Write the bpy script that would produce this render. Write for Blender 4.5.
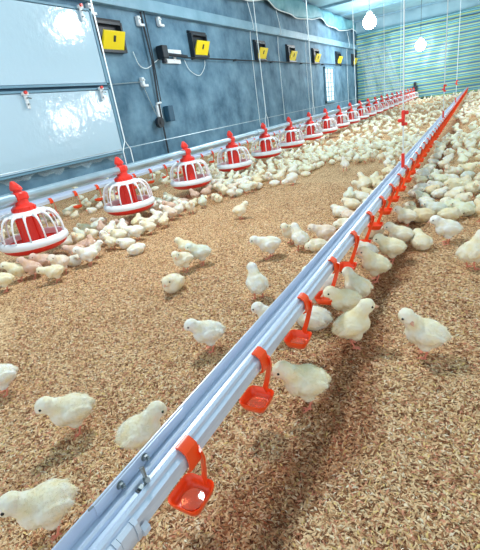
import bpy, bmesh, math, random
import numpy as np
from mathutils import Matrix, Vector, noise
random.seed(7); rng = np.random.default_rng(7)
for o in list(bpy.data.objects): bpy.data.objects.remove(o)
SC = bpy.context.scene
COL = SC.collection
PI = math.pi

# ------------------------------------------------------------------ camera
cam_d = bpy.data.cameras.new('camera'); cam = bpy.data.objects.new('camera', cam_d); COL.objects.link(cam)
XR = Vector((0.87121834, 0.06233465, -0.48692197))
YR = Vector((0.46926942, -0.39692372, 0.78882049))
ZR = Vector((-0.14410003, -0.91573247, -0.37505897))
M = Matrix(((XR[0], -XR[1], -XR[2]), (YR[0], -YR[1], -YR[2]), (ZR[0], -ZR[1], -ZR[2]))).to_4x4()
M.translation = (0, 0, 0.6)
cam.matrix_world = M
cam_d.sensor_fit = 'HORIZONTAL'; cam_d.sensor_width = 36; cam_d.lens = 36 * 403.43 / 480
cam_d.clip_start = 0.02; cam_d.clip_end = 200
SC.camera = cam

# ------------------------------------------------------------------ light and exposure
W = bpy.data.worlds.new('world'); SC.world = W; W.use_nodes = True
W.node_tree.nodes['Background'].inputs[0].default_value = (0.86, 0.93, 1.0, 1)
W.node_tree.nodes['Background'].inputs[1].default_value = .80
SC.view_settings.view_transform = 'Standard'; SC.view_settings.look = 'None'
SC.view_settings.exposure = 0.72; SC.view_settings.gamma = 1
SC.view_settings.use_curve_mapping = False

# ------------------------------------------------------------------ helpers
def tag(o, label=None, cat=None, group=None, kind=None):
    if label: o['label'] = label
    if cat: o['category'] = cat
    if group: o['group'] = group
    if kind: o['kind'] = kind
    return o
def empty(name, loc, label, cat, group=None, rz=0):
    o = bpy.data.objects.new(name, None); COL.objects.link(o)
    o.location = loc; o.rotation_euler = (0, 0, rz); o.empty_display_size = .05
    return tag(o, label, cat, group)
def link_mesh(name, me, mats, parent=None, loc=None):
    o = bpy.data.objects.new(name, me); COL.objects.link(o)
    if mats is not None:
        for m in (mats if isinstance(mats, (list, tuple)) else [mats]): me.materials.append(m)
    if parent: o.parent = parent
    if loc: o.location = loc
    return o
def build(name, bm, mats, parent=None, loc=None, smooth=None):
    bmesh.ops.recalc_face_normals(bm, faces=bm.faces)
    me = bpy.data.meshes.new(name); bm.to_mesh(me); bm.free()
    o = link_mesh(name, me, mats, parent, loc)
    if smooth is not None:
        me.polygons.foreach_set('use_smooth', [True] * len(me.polygons))
        if smooth: me.set_sharp_from_angle(angle=math.radians(smooth))
    return o
def box(bm, c, s, rot=None, mi=0, bev=0):
    mt = Matrix.Translation(c) @ (rot.to_4x4() if rot else Matrix()) @ Matrix.Diagonal((*s, 1))
    g = bmesh.ops.create_cube(bm, size=1, matrix=mt)
    fs = {f for v in g['verts'] for f in v.link_faces}
    for f in fs: f.material_index = mi
    if bev:
        es = {e for v in g['verts'] for e in v.link_edges}
        r = bmesh.ops.bevel(bm, geom=list(es), offset=bev, segments=2, affect='EDGES', profile=.5)
        for f in r['faces']: f.material_index = mi
def frame_of(d):
    d = d.normalized(); a = Vector((0, 0, 1)) if abs(d.z) < .9 else Vector((1, 0, 0))
    u = d.cross(a).normalized(); return u, d.cross(u).normalized()
def tube(bm, pts, r, n=8, mi=0, closed=False, cap=True):
    pts = [Vector(p) for p in pts]; N = len(pts)
    rs = r if isinstance(r, (list, tuple)) else [r] * N
    rings = []; pu = None
    for i, p in enumerate(pts):
        a = pts[i - 1] if (i > 0 or closed) else p; b = pts[(i + 1) % N] if (i < N - 1 or closed) else p
        d = (b - a)
        if pu is None: u, v = frame_of(d)
        else:
            dn = d.normalized(); u = (pu - dn * pu.dot(dn)).normalized(); v = dn.cross(u)
        pu = u
        rings.append([bm.verts.new(p + (u * math.cos(2 * PI * k / n) + v * math.sin(2 * PI * k / n)) * rs[i]) for k in range(n)])
    for i in range(N if closed else N - 1):
        A, B = rings[i], rings[(i + 1) % N]
        for k in range(n):
            f = bm.faces.new((A[k], A[(k + 1) % n], B[(k + 1) % n], B[k])); f.material_index = mi
    if cap and not closed:
        for R_ in (rings[0], rings[-1]):
            f = bm.faces.new(R_); f.material_index = mi
def lathe(bm, prof, n=32, c=(0, 0, 0), mi=0, closed=False):
    rings = []
    for (r, z) in prof:
        if r < 1e-6: rings.append([bm.verts.new((c[0], c[1], c[2] + z))])
        else: rings.append([bm.verts.new((c[0] + r * math.cos(2 * PI * k / n), c[1] + r * math.sin(2 * PI * k / n), c[2] + z)) for k in range(n)])
    L = len(rings)
    for i in range(L if closed else L - 1):
        A, B = rings[i], rings[(i + 1) % L]
        for k in range(n):
            k2 = (k + 1) % n
            if len(A) == 1 and len(B) == 1: continue
            if len(A) == 1: vs = (A[0], B[k2], B[k])
            elif len(B) == 1: vs = (A[k], A[k2], B[0])
            else: vs = (A[k], A[k2], B[k2], B[k])
            bm.faces.new(vs).material_index = mi
def extrude_y(bm, prof, y0, y1, mi=0, closed=True, segs=1):
    rings = []
    for s in range(segs + 1):
        y = y0 + (y1 - y0) * s / segs
        rings.append([bm.verts.new((x, y, z)) for x, z in prof])
    n = len(prof)
    for s in range(segs):
        for k in range(n if closed else n - 1):
            bm.faces.new((rings[s][k], rings[s][(k + 1) % n], rings[s + 1][(k + 1) % n], rings[s + 1][k])).material_index = mi
    if closed:
        bm.faces.new(rings[0]).material_index = mi; bm.faces.new(rings[-1]).material_index = mi

# ------------------------------------------------------------------ materials
def mat(name, col, rough=.5, metal=0, spec=.5, **kw):
    m = bpy.data.materials.new(name); m.use_nodes = True
    b = m.node_tree.nodes['Principled BSDF']
    b.inputs['Base Color'].default_value = (*col, 1); b.inputs['Roughness'].default_value = rough
    b.inputs['Metallic'].default_value = metal; b.inputs['Specular IOR Level'].default_value = spec
    for k, v in kw.items(): b.inputs[k.replace('_', ' ')].default_value = v
    return m
def nd(m, t, **kw):
    n = m.node_tree.nodes.new(t)
    for k, v in kw.items():
        if k in n.inputs.keys(): n.inputs[k].default_value = v
        else: setattr(n, k, v)
    return n
def lk(m, a, b): m.node_tree.links.new(a, b)
def ramp(m, stops, interp='LINEAR'):
    r = m.node_tree.nodes.new('ShaderNodeValToRGB'); r.color_ramp.interpolation = interp
    e = r.color_ramp.elements
    while len(e) < len(stops): e.new(.5)
    for i, (p, c) in enumerate(stops):
        e[i].position = p; e[i].color = (*c, 1)
    return r
def mix(m, fac, a, b, mode='MIX'):
    n = m.node_tree.nodes.new('ShaderNodeMix'); n.data_type = 'RGBA'; n.blend_type = mode
    for s, v in ((n.inputs[0], fac), (n.inputs[6], a), (n.inputs[7], b)):
        if isinstance(v, (int, float)): s.default_value = v
        elif isinstance(v, tuple): s.default_value = (*v, 1)
        else: lk(m, v, s)
    return n.outputs[2]
def mottled(m, c1, c2, scale, detail=4, bump=0, coord='Object', bscale=None, stretch=None):
    b = m.node_tree.nodes['Principled BSDF']
    tc = nd(m, 'ShaderNodeTexCoord'); src = tc.outputs[coord]
    if stretch:
        mp = nd(m, 'ShaderNodeMapping'); mp.inputs['Scale'].default_value = stretch; lk(m, src, mp.inputs[0]); src = mp.outputs[0]
    n = nd(m, 'ShaderNodeTexNoise', Scale=scale, Detail=detail, Roughness=.6); lk(m, src, n.inputs['Vector'])
    r = ramp(m, [(.3, c1), (.7, c2)]); lk(m, n.outputs['Fac'], r.inputs[0]); lk(m, r.outputs[0], b.inputs['Base Color'])
    if bump:
        n2 = nd(m, 'ShaderNodeTexNoise', Scale=bscale or scale * 3, Detail=3); lk(m, src, n2.inputs['Vector'])
        bp = nd(m, 'ShaderNodeBump', Strength=bump, Distance=.01); lk(m, n2.outputs['Fac'], bp.inputs['Height']); lk(m, bp.outputs[0], b.inputs['Normal'])
    return m

m_red = mat('red_plastic', (.86, .035, .02), .32)
m_cup = mat('orange_red_plastic', (1.0, .085, .012), .3, Transmission_Weight=0.0)
m_white = mat('white_plastic', (.88, .9, .93), .35)
m_pvc = mottled(mat('pvc_pipe', (.86, .9, .95), .3), (.64, .73, .85), (.74, .82, .92), 9)
m_alu = mottled(mat('aluminium_rail', (.80, .86, .93), .34, .35), (.58, .67, .82), (.70, .78, .91), 14, stretch=(1, .1, 1))
m_galv = mottled(mat('galvanised_steel', (.6, .68, .74), .35, .6), (.30, .44, .53), (.48, .61, .69), 6)
m_bolt = mat('bolt_steel', (.28, .32, .33), .35, .9)
m_black = mat('black_plastic', (.012, .02, .03), .45)
m_yellow = mat('yellow_flap', (.9, .72, .01), .4)
m_cord = mat('white_cord', (.75, .86, .9), .6)
m_wire = mat('steel_wire', (.45, .55, .6), .4, .6)
m_water = mat('water', (.98, .30, .14), .04, Transmission_Weight=.7, IOR=1.33)
m_steelw = mat('white_bracket', (.8, .86, .9), .4)

m_plaster = mottled(mat('blue_cement_plaster', (.1, .25, .36), .75), (.028, .10, .17), (.19, .35, .47), 2.2, 8, .35, bscale=22)
nt = m_plaster.node_tree
m_panel = mat('white_sheet_panel', (.50, .70, .83), .10, 0, .6)
def wavy(m, s1, st, stretch=None):
    b = m.node_tree.nodes['Principled BSDF']; tc = nd(m, 'ShaderNodeTexCoord')
    mp = nd(m, 'ShaderNodeMapping'); lk(m, tc.outputs['Object'], mp.inputs[0])
    if stretch: mp.inputs['Scale'].default_value = stretch
    n = nd(m, 'ShaderNodeTexNoise', Scale=s1, Detail=3); lk(m, mp.outputs[0], n.inputs['Vector'])
    bp = nd(m, 'ShaderNodeBump', Strength=st, Distance=.02); lk(m, n.outputs['Fac'], bp.inputs['Height']); lk(m, bp.outputs[0], b.inputs['Normal'])
wavy(m_panel, 11, .16)
m_frame = mat('blue_grey_frame', (.16, .33, .45), .5)
m_beam = mottled(mat('painted_beam', (.3, .5, .62), .5), (.16, .32, .43), (.25, .44, .56), 3)
m_ceil = mottled(mat('ceiling_film', (.45, .7, .82), .45), (.20, .40, .50), (.38, .62, .72), 1.2, 3, .3, bscale=4)
m_net = mottled(mat('green_blue_sheet', (.12, .35, .4), .6), (.08, .28, .36), (.20, .45, .52), 5, bump=.3)
m_film = mat('clear_film', (.75, .9, .95), .25, Alpha=.20)
wavy(m_film, 14, .6)
m_glass = mat('window_glass', (.85, .95, 1), .1); 
m_glass.node_tree.nodes['Principled BSDF'].inputs['Emission Color'].default_value = (.8, .93, 1, 1)
m_glass.node_tree.nodes['Principled BSDF'].inputs['Emission Strength'].default_value = .3
m_bulb = mat('lit_bulb', (1, 1, 1), .3)
m_bulb.node_tree.nodes['Principled BSDF'].inputs['Emission Color'].default_value = (.93, .98, 1, 1)
m_bulb.node_tree.nodes['Principled BSDF'].inputs['Emission Strength'].default_value = 30

# striped curtain: coloured bands woven along its height
m_cur = mat('striped_tarpaulin', (.2, .4, .4), .4)
b = m_cur.node_tree.nodes['Principled BSDF']
tc = nd(m_cur, 'ShaderNodeTexCoord'); sx = nd(m_cur, 'ShaderNodeSeparateXYZ'); lk(m_cur, tc.outputs['Object'], sx.inputs[0])
mu = nd(m_cur, 'ShaderNodeMath', operation='MULTIPLY'); mu.inputs[1].default_value = 4.2; lk(m_cur, sx.outputs[2], mu.inputs[0])
fr = nd(m_cur, 'ShaderNodeMath', operation='FRACT'); lk(m_cur, mu.outputs[0], fr.inputs[0])
rp = ramp(m_cur, [(0, (.10, .36, .42)), (.16, (.50, .56, .06)), (.27, (.05, .24, .30)), (.40, (.22, .56, .60)), (.50, (.03, .05, .22)), (.58, (.14, .44, .48)), (.70, (.66, .66, .10)), (.78, (.06, .26, .34)), (.88, (.04, .06, .24))], 'CONSTANT')
lk(m_cur, fr.outputs[0], rp.inputs[0])
nz = nd(m_cur, 'ShaderNodeTexNoise', Scale=1.6, Detail=4); lk(m_cur, tc.outputs['Object'], nz.inputs['Vector'])
rn = ramp(m_cur, [(.35, (0, 0, 0)), (.7, (1, 1, 1))]); lk(m_cur, nz.outputs['Fac'], rn.inputs[0])
c_ = mix(m_cur, .12, rp.outputs[0], (.25, .55, .62))
lk(m_cur, c_, b.inputs['Base Color'])
nb = nd(m_cur, 'ShaderNodeTexNoise', Scale=5, Detail=3); lk(m_cur, tc.outputs['Object'], nb.inputs['Vector'])
bp = nd(m_cur, 'ShaderNodeBump', Strength=.6, Distance=.03); lk(m_cur, nb.outputs['Fac'], bp.inputs['Height']); lk(m_cur, bp.outputs[0], b.inputs['Normal'])

# rice-husk litter
WET_SHADE = (-.235, .062)     # centre, half width of strip by drinker line: damp plus rail shadow painted in
def litter_mat():
    m = mat('rice_husk_litter', (.6, .42, .25), .9, 0, .15)
    b = m.node_tree.nodes['Principled BSDF']
    tc = nd(m, 'ShaderNodeTexCoord')
    wz = nd(m, 'ShaderNodeTexNoise', Scale=60, Detail=2); lk(m, tc.outputs['Object'], wz.inputs['Vector'])
    wv = nd(m, 'ShaderNodeMix', data_type='RGBA'); wv.blend_type = 'ADD'; wv.inputs[0].default_value = .02
    lk(m, tc.outputs['Object'], wv.inputs[6]); lk(m, wz.outputs['Color'], wv.inputs[7])
    v1 = nd(m, 'ShaderNodeTexVoronoi', Scale=190); lk(m, wv.outputs[2], v1.inputs['Vector'])
    sp = nd(m, 'ShaderNodeSeparateColor'); lk(m, v1.outputs['Color'], sp.inputs[0])
    r = ramp(m, [(0, (.16, .06, .025)), (.18, (.41, .19, .085)), (.4, (.68, .40, .20)), (.65, (.86, .58, .32)), (1, (1, .78, .48))])
    lk(m, sp.outputs[0], r.inputs[0])
    big = nd(m, 'ShaderNodeTexNoise', Scale=2.2, Detail=6, Roughness=.65); lk(m, tc.outputs['Object'], big.inputs['Vector'])
    rb = ramp(m, [(.35, (.78, .70, .64)), (.62, (1, 1, 1))]); lk(m, big.outputs['Fac'], rb.inputs[0])
    c1 = mix(m, 1.0, r.outputs[0], rb.outputs[0], 'MULTIPLY')
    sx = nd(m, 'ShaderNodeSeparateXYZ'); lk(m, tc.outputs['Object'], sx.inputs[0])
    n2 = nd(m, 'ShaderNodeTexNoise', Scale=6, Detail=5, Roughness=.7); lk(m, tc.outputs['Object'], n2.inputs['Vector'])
    a = nd(m, 'ShaderNodeMath', operation='MULTIPLY_ADD'); a.inputs[1].default_value = .16; a.inputs[2].default_value = -WET_SHADE[0] - .08
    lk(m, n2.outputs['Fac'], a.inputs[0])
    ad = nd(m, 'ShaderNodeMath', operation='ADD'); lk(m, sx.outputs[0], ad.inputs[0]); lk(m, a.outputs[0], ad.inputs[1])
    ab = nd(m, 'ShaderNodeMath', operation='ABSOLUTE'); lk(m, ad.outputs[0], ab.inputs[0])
    mr = nd(m, 'ShaderNodeMapRange'); mr.inputs[1].default_value = WET_SHADE[1] * .5; mr.inputs[2].default_value = WET_SHADE[1] * 1.5
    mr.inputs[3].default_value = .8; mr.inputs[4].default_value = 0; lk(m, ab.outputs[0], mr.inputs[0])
    c2 = mix(m, mr.outputs[0], c1, mix(m, 1.0, c1, (.50, .30, .22), 'MULTIPLY'))  # damp tint and rail shadow both coloured into the litter along the strip
    lk(m, c2, b.inputs['Base Color'])
    bp = nd(m, 'ShaderNodeBump', Strength=.8, Distance=.004); lk(m, v1.outputs['Distance'], bp.inputs['Height']); lk(m, bp.outputs[0], b.inputs['Normal'])
    return m
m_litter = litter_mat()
m_husk = mat('rice_husk', (.7, .5, .3), .75, 0, .25)
at = nd(m_husk, 'ShaderNodeAttribute', attribute_name='husk_colour'); lk(m_husk, at.outputs['Color'], m_husk.node_tree.nodes['Principled BSDF'].inputs['Base Color'])

def down_mat():
    m = mat('chick_down', (.93, .90, .76), .95, 0, .1)
    b = m.node_tree.nodes['Principled BSDF']
    tc = nd(m, 'ShaderNodeTexCoord'); oi = nd(m, 'ShaderNodeObjectInfo')
    n = nd(m, 'ShaderNodeTexNoise', Scale=38, Detail=4); lk(m, tc.outputs['Object'], n.inputs['Vector'])
    r = ramp(m, [(.40, (.97, .96, .90)), (.70, (.96, .86, .60))]); lk(m, n.outputs['Fac'], r.inputs[0])
    c = mix(m, 1.0, r.outputs[0], oi.outputs['Color'], 'MULTIPLY')
    lk(m, c, b.inputs['Base Color'])
    b.inputs['Subsurface Weight'].default_value = .12; b.inputs['Subsurface Radius'].default_value = (.01, .006, .003); b.inputs['Subsurface Scale'].default_value = .6
    return m
m_down = down_mat()
m_leg = mat('chick_leg', (.80, .27, .18), .55)
m_beak = mat('chick_beak', (.78, .42, .28), .45)
m_eye = mat('chick_eye', (.01, .008, .006), .1)

# ------------------------------------------------------------------ the house: walls, floor, ceiling
WX, BY, CZ = -4.1, 17.4, 2.95
def struct(o): o['kind'] = 'structure'; return o
def ground_h(x, y):
    x = np.asarray(x, float); y = np.asarray(y, float)
    h = .0035 * np.sin(x * 9 + 1.3 * np.sin(y * 4)) + .003 * np.sin(y * 11 + x * 5)
    h = h - .007 * np.exp(-((x - WET_SHADE[0]) / .05) ** 2)
    return h
# floor as a fine grid near the camera, coarser further out
xs = np.unique(np.concatenate([np.arange(-4.1, -2, .1), np.arange(-2, 1, .025), np.arange(1, 5.01, .4)]))
ys = np.unique(np.concatenate([np.arange(-2, 0, .2), np.arange(0, 3, .03), np.arange(3, 17.41, .2), [17.4]]))
gx, gy = np.meshgrid(xs, ys)
vz = ground_h(gx, gy)
V = np.stack([gx, gy, vz], -1).reshape(-1, 3)
nx, ny = len(xs), len(ys)
ii = (np.arange(ny - 1)[:, None] * nx + np.arange(nx - 1)[None]).reshape(-1)
F = np.stack([ii, ii + 1, ii + 1 + nx, ii + nx], 1)
def np_mesh(name, V, F, mats=None, smooth=False):
    me = bpy.data.meshes.new(name)
    k = F.shape[1]
    me.vertices.add(len(V)); me.vertices.foreach_set('co', np.asarray(V, np.float32).ravel())
    me.loops.add(F.size); me.loops.foreach_set('vertex_index', F.astype(np.int32).ravel())
    me.polygons.add(len(F)); me.polygons.foreach_set('loop_start', (np.arange(len(F)) * k).astype(np.int32))
    me.polygons.foreach_set('loop_total', np.full(len(F), k, np.int32))
    if smooth: me.polygons.foreach_set('use_smooth', np.ones(len(F), bool))
    me.update(calc_edges=True)
    return me
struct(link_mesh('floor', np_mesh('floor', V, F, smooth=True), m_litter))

bm = bmesh.new(); box(bm, (WX - .1, 7.7, 1.5), (.2, 19.4, 3.0)); struct(build('wall_left', bm, m_plaster))
bm = bmesh.new(); box(bm, (.45, BY + .1, 1.5), (9.1, .2, 3.0)); struct(build('wall_back', bm, m_ceil))
bm = bmesh.new()
N_ = 60
box(bm, (.45, 7.7, CZ + .05), (9.1, 19.6, .1))
for k in range(9): box(bm, (.45, 1.2 + 2 * k, CZ - .03), (9.1, .08, .06), mi=1)
struct(build('ceiling', bm, [m_ceil, m_beam]))
bm = bmesh.new(); box(bm, (WX + .05, 7.7, 2.085), (.1, 19.4, .15), bev=.008); struct(build('trim_1', bm, m_beam))
bm = bmesh.new(); box(bm, (.45, BY - .075, 2.10), (9.0, .05, .13), bev=.005); struct(build('trim_2', bm, m_beam))
# plinth strip at the foot of the wall
bm = bmesh.new(); box(bm, (WX + .04, 7.7, .05), (.08, 19.4, .12), bev=.006); struct(build('baseboard_left', bm, m_galv))

# small gridded window
win = struct(bpy.data.objects.new('window_1', None)); COL.objects.link(win); win.location = (WX, 13.63, .91)
bm = bmesh.new(); box(bm, (.012, 0, 0), (.02, .86, .92)); build('pane', bm, m_glass, win)
bm = bmesh.new()
for s in (-1, 1):
    box(bm, (.03, s * .45, 0), (.05, .05, 1.0)); box(bm, (.03, 0, s * .48), (.05, .95, .05))
for k in range(1, 7): box(bm, (.03, 0, -.46 + .92 * k / 7), (.02, .86, .018))
for k in range(1, 3): box(bm, (.03, -.43 + .86 * k / 3, 0), (.02, .022, .92))
build('window_frame', bm, m_frame, win)

# striped curtain with folds
def sheet(x0, x1, z0, z1, nx, nz, fn):
    bm = bmesh.new(); g = []
    for j in range(nz + 1):
        g.append([bm.verts.new(fn(x0 + (x1 - x0) * i / nx, z0 + (z1 - z0) * j / nz)) for i in range(nx + 1)])
    for j in range(nz):
        for i in range(nx): bm.faces.new((g[j][i], g[j][i + 1], g[j + 1][i + 1], g[j + 1][i]))
    return bm
def cur_fn(x, z):
    w = .02 * math.sin(x * 9 + 1.5 * math.sin(z * 2)) + .05 * noise.noise(Vector((x * 1.2, z * 2.2, 3)))
    return (x, BY - .17 + w, z + .025 * math.sin(x * 2.1) + .012 * math.sin(x * 7))
o = build('striped_curtain', sheet(WX + .03, 4.9, .03, 2.36, 220, 50, cur_fn), m_cur, smooth=0)
sm = o.modifiers.new('thickness', 'SOLIDIFY'); sm.thickness = .006
tag(o, 'green, yellow and blue striped tarpaulin curtain covering the far end wall', 'curtain')
def cur2(x, z): return (x, BY - .11 + .01 * math.sin(x * 6), z + .04 * math.sin(x * 1.3))
o = build('striped_valance', sheet(WX + .03, 4.9, 2.30, 2.52, 120, 6, lambda x, z: (x, BY - .10 + .01 * math.sin(x * 6), z + .02 * math.sin(x * 1.3) + .05 * (x + 4) / 4)), m_cur, smooth=0)
o.modifiers.new('thickness', 'SOLIDIFY').thickness = .006
tag(o, 'narrow yellow-green striped strip along the top of the far wall, above the curtain', 'curtain')
def film_fn(u, v):
    x = -3.88 + u * .95 + (1 - v) * .45 * (.3 + u)
    return (x, BY - .35 + .06 * math.sin(u * 21 + v * 5) + .03 * math.sin(u * 47), .32 + v * 1.68)
o = build('plastic_sheet', sheet(0, 1, 0, 1, 50, 20, film_fn), m_film, smooth=0)
tag(o, 'crumpled clear plastic sheet hanging in the corner before the striped curtain', 'plastic sheet')

# swagged sheet below the ceiling on the side wall
def swag_fn(y, v):
    t = ((y - 5.5) % 3.6) / 3.6
    zb = 2.47 + .16 * abs(2 * t - 1) ** 2
    return (WX + .10 + .035 * math.sin(y * 5 + v * 2) + .12 * (1 - v) * v, y, zb + v * (CZ - .08 - zb))
bm = sheet(5.5, 16.9, 0, 1, 150, 6, lambda a, v: swag_fn(a, v))
o = build('hanging_sheet', bm, m_net, smooth=0); o.modifiers.new('thickness', 'SOLIDIFY').thickness = .004
tag(o, 'blue-green sheet bunched in swags under the ceiling of the side wall', 'sheet')
bm = bmesh.new(); tube(bm, [Vector(swag_fn(5.5 + 11.3 * k / 90, 0)) + Vector((.03, 0, -.01)) for k in range(91)], .012, 6)
tag(build('swag_rope', bm, m_cord), 'pale rope along the lower edge of the swagged sheet', 'rope')

# ------------------------------------------------------------------ white wall panels
def wall_panel(y0, y1, z0, z1, label):
    t = empty('wall_panel', (WX, (y0 + y1) / 2, z0), label, 'panel', 'white sheet panels on the side wall')
    L, H = y1 - y0, z1 - z0
    bm = bmesh.new(); box(bm, (.05, 0, H / 2), (.06, L - .03, H - .03), bev=.006); build('panel_sheet', bm, m_panel, t)
    bm = bmesh.new()
    for s in (-1, 1): box(bm, (.045, s * L / 2, H / 2), (.09, .03, H + .03))
    for z in (0, H): box(bm, (.045, 0, z), (.09, L + .03, .022))
    build('panel_frame', bm, m_frame, t)
    return t
def panel_latch(p, y, z, label):
    t = empty('panel_latch', (WX + .09, y, z), label, 'latch')
    bm = bmesh.new(); box(bm, (.015, 0, -.06), (.02, .035, .16), bev=.003); box(bm, (.02, 0, .0), (.03, .07, .03), bev=.003); build('plate', bm, m_steelw, t)
    bm = bmesh.new(); tube(bm, [(.03, -.005, .01), (.055, -.005, .01)], .016, 12); build('knob', bm, m_red, t)
    bm = bmesh.new(); tube(bm, [(.03, 0, -.04), (.05, 0, -.04), (.06, .03, -.05)], .007, 6); tube(bm, [(.025, 0, -.10), (.045, 0, -.10)], .010, 8); build('bolt', bm, m_bolt, t)
upper = wall_panel(-.3, 4.12, 1.13, 1.92, 'upper white wall panel above the glare-lit panel, at the top left')
lower = wall_panel(-.3, 4.12, .315, 1.08, 'lower white wall panel with the bright lamp reflections, behind the feeders')
panel_latch(upper, 3.96, 1.93, 'white metal latch with red knob at the top corner of the upper panel')
panel_latch(lower, 2.92, 1.06, 'white metal latch on the left stretch of the seam between the panels')
panel_latch(lower, 3.96, 1.08, 'white metal latch at the right end of the seam between the panels')
# torn film edge under the lower panel
bm = sheet(-.3, 4.1, 0, 1, 120, 3, lambda y, v: (WX + .05 + .012 * math.sin(y * 17), y, .30 - (1 - v) * (.045 + .02 * math.sin(y * 13) + .018 * math.sin(y * 31))))
o = build('film_edge', bm, m_film, smooth=0); tag(o, 'ragged strip of clear film hanging below the lower white panel', 'plastic sheet')

# ------------------------------------------------------------------ air inlets
ords = ['first', 'second', 'third', 'fourth', 'fifth', 'sixth', 'seventh', 'eighth', 'ninth', 'tenth', 'eleventh', 'twelfth', 'thirteenth',
        'fourteenth', 'fifteenth', 'sixteenth', 'seventeenth', 'eighteenth', 'nineteenth', 'twentieth', 'twenty-first', 'twenty-second', 'twenty-third']
def copy_tree(o, parent=None, link=True):
    c = o.copy(); COL.objects.link(c)
    if parent: c.parent = parent
    for ch in list(o.children): copy_tree(ch, c)
    return c
def make_inlet():
    t = empty('air_inlet', (0, 0, 0), '-', 'air inlet', 'yellow air inlets on the side wall')
    bm = bmesh.new()
    for s in (-1, 1):
        box(bm, (.04, s * .215, 0), (.08, .03, .34)); box(bm, (.04, 0, s * .155), (.08, .43, .03))
    box(bm, (.005, 0, 0), (.01, .42, .31))
    box(bm, (.03, 0, .19), (.06, .47, .04), rot=Matrix.Rotation(.3, 3, 'Y'))
    build('inlet_frame', bm, m_black, t)
    R_ = Matrix.Rotation(math.radians(24), 3, 'Y')
    bm = bmesh.new(); box(bm, Vector((.055, 0, -.145)) + R_ @ Vector((0, 0, .11)), (.022, .37, .22), rot=R_, bev=.006)
    for s in (-1, 1):  # side cheeks
        p = [(.02, s * .186, -.14), (.065, s * .186, -.14), (.145, s * .186, .06)]
        vs = [bm.verts.new(q) for q in p] + [bm.verts.new((q[0], q[1] - s * .006, q[2])) for q in p]
        bm.faces.new(vs[:3]); bm.faces.new(vs[3:]); 
        for k in range(3): bm.faces.new((vs[k], vs[(k + 1) % 3], vs[3 + (k + 1) % 3], vs[3 + k]))
    fl = build('flap', bm, m_yellow, t)
    bm = bmesh.new(); box(bm, Vector((.068, 0, -.145)) + R_ @ Vector((0, 0, .13)), (.012, .035, .07), rot=R_, bev=.003); build('catch', bm, m_black, fl)
    return t
inl = make_inlet()
for i, y in enumerate((4.49, 6.52, 8.87, 10.62, 12.5, 14.8, 16.85)):
    c = inl if i == 0 else copy_tree(inl)
    c.location = (WX, y - .1, 1.66)
    c['label'] = ['yellow-flapped black air inlet nearest the white panels, largest of the row', 'yellow-flapped air inlet right of the silver bracket and black motor',
                  'third yellow-flapped air inlet from the white panels', 'fourth yellow-flapped air inlet from the white panels', 'fifth yellow-flapped air inlet, just left of the small window',
                  'sixth yellow-flapped air inlet, just right of the small window', 'smallest yellow-flapped air inlet, in the corner by the striped curtain'][i]
# control rod and supports along the wall
bm = bmesh.new(); tube(bm, [(WX + .07, 5.9, 1.47), (WX + .07, 17.2, 1.49)], .011, 6)
for y in (6.2, 7.6, 9.3, 11.2, 13, 15, 16.6): box(bm, (WX + .035, y, 1.475), (.07, .02, .035))
tag(build('control_rod', bm, m_black), 'thin dark rod running under the yellow air inlets', 'rod')
# winch motor with bracket
t = empty('inlet_motor', (WX, 5.6, 1.48), 'black inlet motor on a silver bracket between the first two air inlets', 'motor')
bm = bmesh.new(); box(bm, (.02, .08, .07), (.03, .42, .06), bev=.004); box(bm, (.02, .04, -.06), (.03, .40, .06), bev=.004); box(bm, (.03, .1, 0), (.02, .05, .16)); build('bracket', bm, m_steelw, t)
bm = bmesh.new(); box(bm, (.09, -.26, .04), (.13, .12, .17), bev=.012); tube(bm, [(.09, -.2, .02), (.09, .34, .0)], .024, 12); tube(bm, [(.10, -.26, -.04), (.10, -.26, -.10)], .04, 12); build('motor_body', bm, m_black, t)
# downpipe, box and pulley
bm = bmesh.new(); tube(bm, [(WX + .04, 5.08, 2.9), (WX + .04, 5.09, 2.0), (WX + .05, 5.12, 1.4), (WX + .04, 5.09, .95), (WX + .04, 5.08, .14)], .013, 6)
tube(bm, [(WX + .07, 5.12, 2.9), (WX + .07, 5.13, 1.5), (WX + .06, 5.12, .85)], .008, 6)
tag(build('cable_conduit', bm, m_black), 'dark cable conduit running down the wall past the motor', 'conduit')
t = empty('winch', (WX, 5.1, .7), 'small dark hand winch low on the wall under the motor', 'winch')
bm = bmesh.new(); box(bm, (.06, .16, 0), (.10, .13, .22), bev=.012); build('gear_box', bm, mat('winch_blue', (.02, .09, .16), .4), t)
bm = bmesh.new(); tube(bm, [(.05, -.12, -.1), (.10, -.12, -.1)], .075, 20); tube(bm, [(.045, -.12, -.1), (.11, -.12, -.1)], .03, 12); build('drum', bm, m_black, t)
bm = bmesh.new(); box(bm, (.02, -.02, .02), (.03, .09, .24), bev=.003); tube(bm, [(.06, -.05, .16), (.11, -.05, .16), (.12, -.16, .15)], .014, 8); build('mounting_plate', bm, m_steelw, t)
def clamp(y, z, label):
    bm = bmesh.new(); box(bm, (0, 0, 0), (.05, .05, .11), bev=.004); box(bm, (.01, .03, -.05), (.05, .1, .03), bev=.004); tube(bm, [(0, -.0, .02), (.05, 0, .02)], .012, 8)
    tag(build('wall_clamp', bm, m_steelw, loc=(WX + .03, y, z)), label, 'clamp')
clamp(5.47, 1.93, 'white wall clamp just under the beam, above the motor'); clamp(5.02, 1.90, 'white wall clamp under the beam beside the dark conduit')
clamp(4.84, 1.15, 'white wall clamp halfway down the wall, right of the lower panel'); clamp(4.17, 1.95, 'white wall clamp at the top right corner of the upper panel')
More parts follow.
